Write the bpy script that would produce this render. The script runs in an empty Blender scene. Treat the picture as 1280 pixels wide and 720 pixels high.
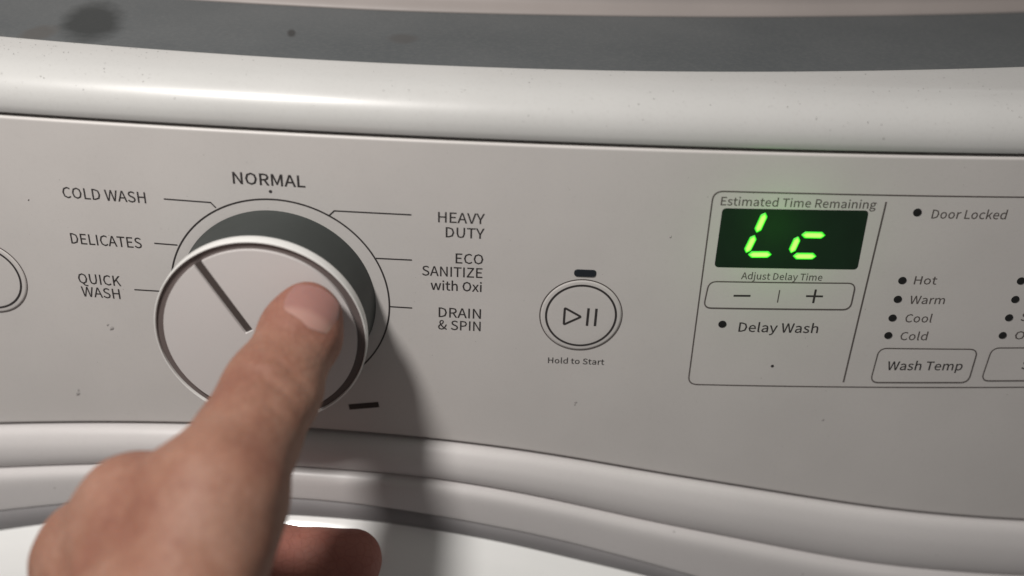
import bpy, bmesh, math, random
import numpy as np
from mathutils import Vector, Matrix
from mathutils.geometry import tessellate_polygon
from mathutils.bvhtree import BVHTree

random.seed(4)
S = 0.001                                   # everything below is written in millimetres
scene = bpy.context.scene
COL = scene.collection

# ------------------------------------------------------------------ camera
cam_d = bpy.data.cameras.new("camera")
cam = bpy.data.objects.new("camera", cam_d)
COL.objects.link(cam)
cam_d.sensor_width = 36.0
cam_d.lens = 38.24
cam_d.clip_start = 0.01
cam_d.clip_end = 20.0
RIGHT = Vector((0.99918443, 0.02005828, 0.0350447))
UP = Vector((-0.04037902, 0.49634483, 0.86718588))
FWD = Vector((0.0, 0.8678937, -0.49674996))
CAM_POS = Vector((0.0, -277.726, 158.96)) * S
m = Matrix((RIGHT, UP, -FWD)).transposed().to_4x4()
m.translation = CAM_POS
cam.matrix_world = m
cam_d.dof.use_dof = True
cam_d.dof.focus_distance = 0.322
cam_d.dof.aperture_fstop = 5.0
scene.camera = cam

# ------------------------------------------------------------------ world + lamps + exposure
world = bpy.data.worlds.new("World")
scene.world = world
world.use_nodes = True
bg = world.node_tree.nodes["Background"]
bg.inputs[0].default_value = (1.0, 0.965, 0.94, 1)
bg.inputs[1].default_value = 0.135

def area_lamp(name, pos, target, size, watts, colour):
    d = bpy.data.lights.new(name, 'AREA')
    d.shape = 'DISK'
    d.size = size
    d.energy = watts
    d.color = colour
    o = bpy.data.objects.new(name, d)
    COL.objects.link(o)
    o.location = Vector(pos)
    o.rotation_euler = (Vector(target) - Vector(pos)).to_track_quat('-Z', 'Y').to_euler()
    return o
area_lamp("ceiling_lamp", (-0.24, -0.30, 0.53), (-0.14, -0.03, 0.02), 0.095, 4.5, (1.0, 0.965, 0.925))

scene.view_settings.view_transform = 'Standard'
scene.view_settings.look = 'None'
scene.view_settings.exposure = 0.0
scene.view_settings.gamma = 1.0
scene.view_settings.use_curve_mapping = False
scene.render.engine = 'CYCLES'
scene.cycles.use_denoising = True
scene.cycles.max_bounces = 6

# ------------------------------------------------------------------ materials
def new_mat(name):
    mt = bpy.data.materials.new(name)
    mt.use_nodes = True
    nt = mt.node_tree
    return mt, nt, nt.nodes["Principled BSDF"]

def coords(nt):
    return nt.nodes.new("ShaderNodeTexCoord").outputs["Object"]

def noise(nt, vec, scale, detail=4, rough=0.55):
    n = nt.nodes.new("ShaderNodeTexNoise")
    n.inputs["Scale"].default_value = scale
    n.inputs["Detail"].default_value = detail
    n.inputs["Roughness"].default_value = rough
    nt.links.new(vec, n.inputs["Vector"])
    return n.outputs["Fac"]

def ramp(nt, fac, stops):
    r = nt.nodes.new("ShaderNodeValToRGB")
    els = r.color_ramp.elements
    while len(els) < len(stops):
        els.new(0.5)
    for e, (p, c) in zip(els, stops):
        e.position = p
        e.color = (*c, 1)
    nt.links.new(fac, r.inputs[0])
    return r.outputs[0]

def mixc(nt, fac, a, b, mode='MIX'):
    n = nt.nodes.new("ShaderNodeMix")
    n.data_type = 'RGBA'
    n.blend_type = mode
    if isinstance(fac, float):
        n.inputs[0].default_value = fac
    else:
        nt.links.new(fac, n.inputs[0])
    for sock, v in ((n.inputs[6], a), (n.inputs[7], b)):
        if isinstance(v, tuple):
            sock.default_value = (*v, 1)
        else:
            nt.links.new(v, sock)
    return n.outputs[2]

def bump(nt, bsdf, height, strength, dist):
    b = nt.nodes.new("ShaderNodeBump")
    b.inputs["Strength"].default_value = strength
    b.inputs["Distance"].default_value = dist
    nt.links.new(height, b.inputs["Height"])
    nt.links.new(b.outputs[0], bsdf.inputs["Normal"])

def plastic(name, base, rough, dust=0.0, dust_colour=(0.2, 0.18, 0.16), speck=0.0, tint=0.03, grain=0.0, spec=0.5, coat=0.0):
    mt, nt, b = new_mat(name)
    v = coords(nt)
    lo = tuple(c * (1 - tint) for c in base)
    hi = tuple(min(1, c * (1 + tint)) for c in base)
    col = ramp(nt, noise(nt, v, 28, 3), [(0.35, lo), (0.65, hi)])
    if dust > 0:
        f = ramp(nt, noise(nt, v, 900, 5, 0.7), [(0.52, (0, 0, 0)), (0.78, (dust,) * 3)])
        col = mixc(nt, f, col, dust_colour)
    if speck > 0:
        vo = nt.nodes.new("ShaderNodeTexVoronoi")
        vo.inputs["Scale"].default_value = 130
        nt.links.new(v, vo.inputs["Vector"])
        f1 = ramp(nt, vo.outputs["Distance"], [(0.035, (1, 1, 1)), (0.06, (0, 0, 0))])
        f2 = ramp(nt, noise(nt, v, 35, 2), [(0.50, (0, 0, 0)), (0.62, (speck,) * 3)])
        col = mixc(nt, mixc(nt, 1.0, f1, f2, 'MULTIPLY'), col, (0.09, 0.08, 0.07))
    nt.links.new(col, b.inputs["Base Color"])
    r = nt.nodes.new("ShaderNodeMapRange")
    r.inputs[3].default_value = rough * 0.85
    r.inputs[4].default_value = min(1, rough * 1.2)
    nt.links.new(noise(nt, v, 120, 4), r.inputs[0])
    nt.links.new(r.outputs[0], b.inputs["Roughness"])
    b.inputs["Specular IOR Level"].default_value = spec
    if coat:
        b.inputs["Coat Weight"].default_value = coat
        b.inputs["Coat Roughness"].default_value = 0.12
    if grain > 0:
        bump(nt, b, noise(nt, v, 1500, 2), grain, 0.0001)
    return mt

M = {}
M['panel'] = plastic("panel_plastic", (0.582, 0.556, 0.538), 0.44, dust=0.07, tint=0.025, grain=0.12, speck=0.14)
M['white'] = plastic("white_gloss_plastic", (0.55, 0.547, 0.535), 0.33, dust=0.12, tint=0.02, grain=0.08, speck=0.4, coat=0.06)
M['trim'] = plastic("white_trim_plastic", (0.60, 0.575, 0.57), 0.38, dust=0.08, tint=0.02, grain=0.05, speck=0.5)
M['bumper'] = plastic("dull_bumper_plastic", (0.29, 0.258, 0.245), 0.5, dust=0.1, tint=0.03)
M['door'] = plastic("white_door_enamel", (0.80, 0.80, 0.79), 0.2, dust=0.03, tint=0.01, coat=0.3)
M['gasket'] = plastic("grey_gasket", (0.24, 0.23, 0.235), 0.6, tint=0.05)
M['dark'] = plastic("black_gap", (0.012, 0.011, 0.011), 0.8)
M['knobwhite'] = plastic("knob_face_plastic", (0.65, 0.62, 0.61), 0.36, dust=0.04, tint=0.015, grain=0.1)
M['knobrim'] = plastic("knob_rim_plastic", (0.78, 0.77, 0.75), 0.22, tint=0.01, coat=0.3)
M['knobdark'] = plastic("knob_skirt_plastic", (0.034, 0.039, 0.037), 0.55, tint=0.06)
M['groove'] = plastic("knob_groove_metal", (0.15, 0.122, 0.116), 0.42, tint=0.06)
M['pointer'] = plastic("pointer_metal", (0.075, 0.062, 0.058), 0.4, tint=0.06)
M['ink'] = plastic("printed_ink", (0.035, 0.030, 0.030), 0.55, tint=0.1)
M['inkgrey'] = plastic("printed_grey_ink", (0.10, 0.085, 0.08), 0.55, tint=0.1)
M['lens'] = plastic("indicator_lens", (0.010, 0.010, 0.010), 0.25)
M['lensblue'] = plastic("dark_lamp_lens", (0.016, 0.020, 0.026), 0.3)
M['smudge'] = plastic("faint_smudge", (0.36, 0.34, 0.33), 0.6, tint=0.1)
M['dust'] = plastic("dust_grains", (0.27, 0.26, 0.245), 0.9, tint=0.3)
M['smear'] = plastic("dark_smear", (0.045, 0.035, 0.03), 0.7, tint=0.3)

def grey_top():
    mt, nt, b = new_mat("grey_painted_top")
    v = coords(nt)
    base = ramp(nt, noise(nt, v, 18, 4), [(0.3, (0.076, 0.085, 0.090)), (0.7, (0.102, 0.110, 0.114))])
    dust = ramp(nt, noise(nt, v, 700, 6, 0.75), [(0.46, (0, 0, 0)), (0.75, (0.28, 0.28, 0.28))])
    col = mixc(nt, dust, base, (0.19, 0.19, 0.185))
    vo = nt.nodes.new("ShaderNodeTexVoronoi")
    vo.inputs["Scale"].default_value = 240
    nt.links.new(v, vo.inputs["Vector"])
    lint = ramp(nt, vo.outputs["Distance"], [(0.03, (0.8, 0.8, 0.8)), (0.09, (0, 0, 0))])
    lm = ramp(nt, noise(nt, v, 60, 2), [(0.5, (0, 0, 0)), (0.65, (1, 1, 1))])
    col = mixc(nt, mixc(nt, 1.0, lint, lm, 'MULTIPLY'), col, (0.05, 0.045, 0.04))
    # an oily round stain left of centre
    def blot(cx, cy, rx, ry, dark, col, turn=0.0):
        mv = nt.nodes.new("ShaderNodeMapping")
        mv.inputs["Location"].default_value = (-cx * S, -cy * S, 0)
        nt.links.new(v, mv.inputs["Vector"])
        tr = nt.nodes.new("ShaderNodeMapping")
        tr.inputs["Rotation"].default_value = (0, 0, turn)
        nt.links.new(mv.outputs[0], tr.inputs["Vector"])
        mp = nt.nodes.new("ShaderNodeMapping")
        mp.inputs["Scale"].default_value = (1 / (rx * S), 1 / (ry * S), 0)
        nt.links.new(tr.outputs[0], mp.inputs["Vector"])
        ln = nt.nodes.new("ShaderNodeVectorMath")
        ln.operation = 'LENGTH'
        nt.links.new(mp.outputs[0], ln.inputs[0])
        ad = nt.nodes.new("ShaderNodeMath")
        ad.operation = 'MULTIPLY_ADD'
        ad.inputs[1].default_value = 0.6
        nt.links.new(noise(nt, v, 150, 4), ad.inputs[0])
        nt.links.new(ln.outputs["Value"], ad.inputs[2])
        mr = nt.nodes.new("ShaderNodeMapRange")
        mr.inputs[1].default_value = 0.95
        mr.inputs[2].default_value = 1.5
        mr.inputs[3].default_value = 0.85
        mr.inputs[4].default_value = 0.0
        nt.links.new(ad.outputs[0], mr.inputs[0])
        return mixc(nt, mr.outputs[0], col, dark)
    col = blot(-132, 50, 9.0, 21, (0.020, 0.024, 0.025), col, -0.30)
    col = blot(-70, 46, 1.4, 4, (0.03, 0.03, 0.03), col, -0.2)
    col = blot(-143, 36, 5, 8, (0.085, 0.083, 0.08), col)
    col = blot(-36, 45, 4.5, 5, (0.075, 0.075, 0.075), col)
    nt.links.new(col, b.inputs["Base Color"])
    b.inputs["Roughness"].default_value = 0.6
    bump(nt, b, noise(nt, v, 900, 4), 0.2, 0.0002)
    return mt
M['greytop'] = grey_top()

def window_mat():
    mt, nt, b = new_mat("display_filter")
    v = coords(nt)
    nt.links.new(ramp(nt, noise(nt, v, 120, 2), [(0.3, (0.006, 0.020, 0.009)), (0.7, (0.007, 0.024, 0.011))]), b.inputs["Base Color"])
    b.inputs["Roughness"].default_value = 0.55
    b.inputs["Specular IOR Level"].default_value = 0.3
    return mt
M['window'] = window_mat()

def led_mat():
    mt, nt, b = new_mat("lit_green_segment")
    at = nt.nodes.new("ShaderNodeAttribute")
    at.attribute_name = "hot"
    c = ramp(nt, at.outputs["Fac"], [(0.0, (0.0, 0.16, 0.004)), (0.5, (0.012, 0.42, 0.008)), (1.0, (0.24, 0.80, 0.07))])
    nt.links.new(c, b.inputs["Emission Color"])
    b.inputs["Emission Strength"].default_value = 2.6
    b.inputs["Base Color"].default_value = (0.05, 0.2, 0.03, 1)
    return mt
M['led'] = led_mat()

def skin_mat():
    mt, nt, b = new_mat("skin")
    v = coords(nt)
    big = ramp(nt, noise(nt, v, 55, 4, 0.6), [(0.32, (0.272, 0.125, 0.086)), (0.5, (0.318, 0.163, 0.113)), (0.66, (0.355, 0.198, 0.143))])
    fine = ramp(nt, noise(nt, v, 420, 4, 0.7), [(0.35, (0.88, 0.84, 0.82)), (0.65, (1, 1, 1))])
    col = mixc(nt, 0.8, big, fine, 'MULTIPLY')
    # redder at the finger ends
    at = nt.nodes.new("ShaderNodeAttribute")
    at.attribute_name = "redness"
    col = mixc(nt, at.outputs["Fac"], col, (0.32, 0.125, 0.098))
    nt.links.new(col, b.inputs["Base Color"])
    b.inputs["Roughness"].default_value = 0.62
    b.inputs["Specular IOR Level"].default_value = 0.4
    b.inputs["Subsurface Weight"].default_value = 0.35
    b.inputs["Subsurface Radius"].default_value = (1.0, 0.35, 0.18)
    b.inputs["Subsurface Scale"].default_value = 0.0025
    vo = nt.nodes.new("ShaderNodeTexVoronoi")
    vo.inputs["Scale"].default_value = 700
    nt.links.new(v, vo.inputs["Vector"])
    ve = nt.nodes.new("ShaderNodeTexVoronoi")
    ve.feature = 'DISTANCE_TO_EDGE'
    ve.inputs["Scale"].default_value = 330
    nt.links.new(v, ve.inputs["Vector"])
    crease = ramp(nt, ve.outputs["Distance"], [(0.0, (0.80, 0.74, 0.72)), (0.10, (1, 1, 1))])
    nt.links.new(mixc(nt, 0.5, col, crease, 'MULTIPLY'), b.inputs["Base Color"])
    add = nt.nodes.new("ShaderNodeMath")
    add.operation = 'ADD'
    nt.links.new(vo.outputs["Distance"], add.inputs[0])
    nt.links.new(noise(nt, v, 260, 4), add.inputs[1])
    bump(nt, b, add.outputs[0], 0.22, 0.0004)
    return mt
M['skin'] = skin_mat()

def nail_mat():
    mt, nt, b = new_mat("fingernail")
    v = coords(nt)
    c = ramp(nt, noise(nt, v, 150, 2), [(0.3, (0.31, 0.155, 0.135)), (0.7, (0.345, 0.178, 0.155))])
    at = nt.nodes.new("ShaderNodeAttribute")
    at.attribute_name = "lunula"
    c = mixc(nt, at.outputs["Fac"], c, (0.43, 0.25, 0.21))
    nt.links.new(c, b.inputs["Base Color"])
    b.inputs["Roughness"].default_value = 0.3
    b.inputs["Subsurface Weight"].default_value = 0.2
    b.inputs["Subsurface Scale"].default_value = 0.0015
    return mt
M['nail'] = nail_mat()

# ------------------------------------------------------------------ helpers
BOW_R, BOW_X = 1953.8, 0.5
def bow(x):
    return (x - BOW_X) ** 2 / (2 * BOW_R)

def P(x, z, off=0.0):
    """point of the bowed front: x across, z up, off behind (+) or before (-) the panel skin, all in mm"""
    return Vector((x, bow(x) + off, z)) * S

def link(name, bm, mat, parent=None, smooth=True):
    me = bpy.data.meshes.new(name)
    bmesh.ops.recalc_face_normals(bm, faces=bm.faces) if smooth == 'fix' else None
    bm.to_mesh(me)
    bm.free()
    if smooth:
        me.shade_smooth()
    me.materials.append(mat)
    o = bpy.data.objects.new(name, me)
    COL.objects.link(o)
    if parent is not None:
        o.parent = parent
    return o

def empty(name, loc, parent=None):
    o = bpy.data.objects.new(name, None)
    COL.objects.link(o)
    o.location = loc
    if parent is not None:
        o.parent = parent
    return o

def tag(o, label, cat, group=None):
    o["label"] = label
    o["category"] = cat
    if group:
        o["group"] = group

def curve_fn(knots):
    """smooth curve through rough knots (x, z)"""
    kx = np.array([k[0] for k in knots], float)
    kz = np.array([k[1] for k in knots], float)
    gx = np.arange(-300, 301, 1.0)
    gz = np.interp(gx, kx, kz)
    w = np.exp(-0.5 * (np.arange(-40, 41) / 11.0) ** 2)
    w /= w.sum()
    pad = np.pad(gz, 40, mode='reflect', reflect_type='odd')
    gs = np.convolve(pad, w, mode='valid')
    return lambda x: float(np.interp(x, gx, gs))

def spline(pts, n):
    """Catmull-Rom through 2-D points"""
    out = []
    q = [pts[0]] + list(pts) + [pts[-1]]
    for i in range(len(pts) - 1):
        p0, p1, p2, p3 = q[i:i + 4]
        for k in range(n):
            t = k / n
            out.append(tuple(0.5 * (2 * b + (c - a) * t + (2 * a - 5 * b + 4 * c - d) * t * t + (3 * b - a - 3 * c + d) * t ** 3)
                             for a, b, c, d in zip(p0, p1, p2, p3)))
    out.append(tuple(pts[-1]))
    return out

XS = list(np.arange(-256, 257, 4.0))
def loft(name, profile, mat, parent, xs=XS, smooth=True):
    """profile(x) -> [(z, off), ...]"""
    bm = bmesh.new()
    rows = [[bm.verts.new(P(x, z, off)) for z, off in profile(x)] for x in xs]
    for a, b in zip(rows, rows[1:]):
        for i in range(len(a) - 1):
            bm.faces.new((a[i], b[i], b[i + 1], a[i + 1]))
    for r in (rows[0], rows[-1][::-1]):
        bm.faces.new(r)
    return link(name, bm, mat, parent, smooth)

def lay_on_bow(bm, step=3.0):
    """bm was built flat in mm as (x, off, z): cut it every few mm across and bend it to the bowed front"""
    lo = min(v.co.x for v in bm.verts)
    hi = max(v.co.x for v in bm.verts)
    k = math.floor(lo / step) + 1
    while k * step < hi:
        bmesh.ops.bisect_plane(bm, geom=bm.verts[:] + bm.edges[:] + bm.faces[:], dist=1e-5, plane_co=(k * step, 0, 0), plane_no=(1, 0, 0))
        k += 1
    for v in bm.verts:
        v.co = P(v.co.x, v.co.z, v.co.y)

def ribbon(name, pts, width, mat, parent, closed=False, lift=0.06, height=None):
    """flat printed line (or a thin raised bar) along 2-D panel points"""
    p = [np.array(q, float) for q in pts]
    n = len(p)
    L, R = [], []
    for i in range(n):
        a = p[i - 1] if (closed or i > 0) else None
        c = p[(i + 1) % n] if (closed or i < n - 1) else None
        d1 = (p[i] - a) if a is not None else (c - p[i])
        d2 = (c - p[i]) if c is not None else (p[i] - a)
        d1 = d1 / np.linalg.norm(d1)
        d2 = d2 / np.linalg.norm(d2)
        n1 = np.array([-d1[1], d1[0]])
        n2 = np.array([-d2[1], d2[0]])
        mv = n1 + n2
        mv = mv / max(1e-6, np.linalg.norm(mv))
        k = width / 2 / max(0.4, float(mv @ n1))
        L.append(p[i] + mv * k)
        R.append(p[i] - mv * k)
    bm = bmesh.new()
    vl = [bm.verts.new((q[0], -lift, q[1])) for q in L]
    vr = [bm.verts.new((q[0], -lift, q[1])) for q in R]
    for i in range(n if closed else n - 1):
        j = (i + 1) % n
        bm.faces.new((vr[i], vr[j], vl[j], vl[i]))
    lay_on_bow(bm)
    return link(name, bm, mat, parent, False)

def circle_pts(cx, cz, r, n=96):
    return [(cx + r * math.cos(2 * math.pi * i / n), cz + r * math.sin(2 * math.pi * i / n)) for i in range(n)]

def round_quad(corners, r, n=8):
    """polygon with rounded corners; corners counter-clockwise"""
    out = []
    m_ = len(corners)
    for i in range(m_):
        a, b, c = (np.array(corners[(i + k) % m_], float) for k in (-1, 0, 1))
        u = (a - b) / np.linalg.norm(a - b)
        w = (c - b) / np.linalg.norm(c - b)
        s, e = b + u * r, b + w * r
        for k in range(n + 1):
            t = k / n
            out.append(tuple((1 - t) ** 2 * s + 2 * t * (1 - t) * b + t * t * e))
    return out

def plate(name, outline, top, mat, parent, edge=0.0, under=0.02, smooth=False):
    """thin solid with a 2-D panel outline, standing `top` mm proud, its edge chamfered by `edge`"""
    bm = bmesh.new()
    o = np.array(outline, float)
    c = o.mean(0)
    rings = [(0.0, under)]
    if edge:
        rings += [(0.0, -(top - edge)), (edge, -top)]
    else:
        rings += [(0.0, -top)]
    prev = None
    for inset, off in rings:
        d = o - c
        ln = np.linalg.norm(d, axis=1, keepdims=True)
        q = c + d * (1 - inset / ln)
        ring = [bm.verts.new((x, off, z)) for x, z in q]
        if prev:
            for i in range(len(ring)):
                j = (i + 1) % len(ring)
                bm.faces.new((prev[i], prev[j], ring[j], ring[i]))
        prev = ring
    bm.faces.new(prev)
    lay_on_bow(bm)
    return link(name, bm, mat, parent, smooth)

def lathe(name, cx, cz, prof, mat, parent, n=128, bent=False):
    """profile of (radius, off) turned round the axis that leaves the panel at (cx, cz)"""
    bm = bmesh.new()
    y0 = bow(cx)
    rows = []
    for r, off in prof:
        if r < 1e-6:
            rows.append([bm.verts.new(Vector((cx, y0 + off, cz)) * S)])
        else:
            rows.append([bm.verts.new(Vector((cx + r * math.cos(2 * math.pi * i / n), y0 + off, cz + r * math.sin(2 * math.pi * i / n))) * S) for i in range(n)])
    for a, b in zip(rows, rows[1:]):
        for i in range(n):
            j = (i + 1) % n
            if len(b) == 1:
                bm.faces.new((a[i], a[j], b[0]))
            elif len(a) == 1:
                bm.faces.new((a[0], b[j], b[i]))
            else:
                bm.faces.new((a[i], a[j], b[j], b[i]))
    if bent:
        for v in bm.verts:
            v.co.y += (bow(v.co.x / S) - y0) * S
    o = link(name, bm, mat, parent, True)
    o.data.set_sharp_from_angle(angle=math.radians(38))
    return o

# ------------------------------------------------------------------ the washing machine
washer = empty("washing_machine", (0, 0, 0))
tag(washer, "white front-loading washing machine with a round dial and a lit green display", "washing machine")

seam = curve_fn([(-300, -88), (-260, -82), (-200, -69.5), (-165, -63.6), (-130, -59.4), (-98, -56.9), (-70, -56.2), (-38, -56.8), (-18, -58.1), (2, -60.1),
                 (24, -63.4), (44, -67.2), (66, -71.0), (87, -74.8), (110, -79.3), (132, -83.1), (155, -86.0), (178, -88.5), (260, -93), (300, -94)])
crease = curve_fn([(-300, -102.7), (-260, -96.7), (-200, -83.7), (-165, -77.5), (-138, -73.1), (-98, -68.2), (-70, -67.5), (-38, -68.0), (-18, -69.6), (2, -72.9), (24, -77.7), (44, -83.0), (66, -87.9), (87, -92.7), (110, -98.4), (132, -102.8), (155, -105.7), (178, -108.5), (260, -113.7), (300, -114.7)])
gap_top = curve_fn([(-300, -131.4), (-260, -121.4), (-200, -102.4), (-165, -93.4), (-144, -88.0), (-110, -81.4), (-70, -78.0), (-38, -79.8), (-18, -83.2), (2, -86.7), (24, -92.0), (44, -98.4), (61, -103.8), (110, -121.4), (178, -140.4), (260, -156.4), (300, -161.4)])
gap_bot = curve_fn([(-300, -145.2), (-260, -134.2), (-200, -113.2), (-168, -103.7), (-153, -98.7), (-110, -90.2), (-72, -86.6), (-38, -87.4), (-18, -90.5), (3, -94.3), (24, -100.2), (55, -108.4), (110, -130.2), (178, -152.2), (260, -170.2), (300, -176.2)])
top_edge = curve_fn([(-300, 37), (-200, 27.5), (-150, 23.8), (-112, 21.3), (-75, 19.7), (-38, 19.3), (-2, 19.8), (34, 21.4), (70, 24.4), (106, 28.4), (143, 33.4), (200, 42), (300, 58)])
rear_edge = curve_fn([(-300, 86), (-160, 76), (-99, 73.6), (-42, 73.2), (-3, 75.4), (36, 78.4), (75, 82), (113, 86.8), (153, 92.5), (220, 103), (300, 118)])

# front panel skin with softly rounded upper and lower edges
def panel_profile(x):
    b, t = seam(x) + 1.0, 45.3
    pr = [(b, 3.0), (b, 0.5), (b + 0.15, 0.15), (b + 0.5, 0.0)]
    pr += [(b + 0.8, 0.0), (b + 1.2, 0.0)] + [(b + 1.2 + (t - 2.2 - b) * k / 12, 0.0) for k in range(1, 13)]
    pr += [(t - 0.7, 0.0), (t - 0.55, 0.02), (t - 0.35, 0.12), (t - 0.08, 0.4), (t, 0.9), (t, 3.0)]
    return pr
panel = loft("control_panel", panel_profile, M['panel'], washer)
loft("inner_frame", lambda x: [(seam(x) - 9.5, 2.6), (50, 2.6), (50, 6), (seam(x) - 9.5, 6)], M['dark'], washer, smooth=False)

# white rounded upper console
def cap_profile(x):
    e = top_edge(x)
    pr = [(46.25, 4.0)] + spline([(46.3, 0.6), (46.45, 0.15), (46.9, -0.15), (48.6, -0.5), (51.0, -0.3), (53.4, 0.6), (55.6, 2.2), (57.5, 4.6), (58.9, 7.8), (59.8, 12.0), (60.2, 16.0), (60.35, e - 1.0)], 5)
    return pr + [(60.3, e - 0.35), (60.05, e), (54.0, e), (54.0, 8.0)]
loft("top_console", cap_profile, M['white'], washer)
loft("top_plate", lambda x: [(59.55, top_edge(x) - 2)] + [(59.55 + 0.3 * k / 8, top_edge(x) - 2 + (rear_edge(x) + 5 - top_edge(x)) * k / 8) for k in range(9)][1:] + [(57, rear_edge(x) + 3), (57, top_edge(x) - 2)], M['greytop'], washer, smooth=False)
def lip_profile(x):
    e = rear_edge(x)
    return [(58.5, e + 3)] + spline([(59.6, e - 0.2), (60.3, e - 0.4), (61.4, e + 0.6), (62.6, e + 2.2), (63.6, e + 3.2), (66, e + 4.0), (72, e + 4.2), (84, e + 4.2)], 4) + [(110, e + 5), (110, e + 12), (58.5, e + 12)]
loft("rear_bumper", lip_profile, M['bumper'], washer)

# rolled trim under the panel, then the door surround
def band_one(x):
    s, c = seam(x) - 0.25, crease(x)
    h = s - c
    pr = spline([(s, 0.6), (s - 0.01 * h, -0.5), (s - 0.045 * h, -1.7), (s - 0.15 * h, -3.1), (s - 0.36 * h, -4.5), (s - 0.58 * h, -5.1), (s - 0.78 * h, -5.1), (s - 0.95 * h, -4.55), (s - 1.05 * h, -3.5), (s - 1.12 * h, -1.8)], 4)
    return [(s, 3.0)] + pr + [(s - 1.12 * h, 3.0)]
loft("panel_trim", band_one, M['trim'], washer)
def band_two(x):
    c, g = crease(x), gap_top(x)
    h = c - g
    pr = spline([(c - 0.7, -1.6), (c - 0.75, -3.0), (c - 0.085 * h, -4.8), (c - 0.14 * h, -6.0), (c - 0.24 * h, -6.8), (c - 0.42 * h, -7.15), (c - 0.75 * h, -7.2), (c - 0.97 * h, -7.1), (g - 0.15, -6.9), (g - 0.45, -6.6)], 4)
    return [(c - 0.7, 0.0)] + pr + [(g - 0.5, 0.0)]
loft("door_surround", band_two, M['trim'], washer)
loft("door_gasket", lambda x: [(gap_top(x) - 0.2, 0.0), (gap_top(x) - 0.38, -6.75), (gap_bot(x) - 0.6, -5.6), (gap_bot(x) - 4, -3.0), (gap_bot(x) - 4, 0.0)], M['gasket'], washer)
def door_profile(x):
    g = gap_bot(x)
    return [(g - 1, 0.0)] + spline([(g - 0.3, -3.6), (g - 0.1, -4.6), (g - 0.5, -5.9), (g - 2.2, -8.6), (g - 6, -13), (g - 14, -19.5), (g - 26, -25), (g - 44, -28.5), (g - 90, -30), (g - 240, -31)], 5) + [(g - 240, 0.0)]
loft("door", door_profile, M['door'], washer)

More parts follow.
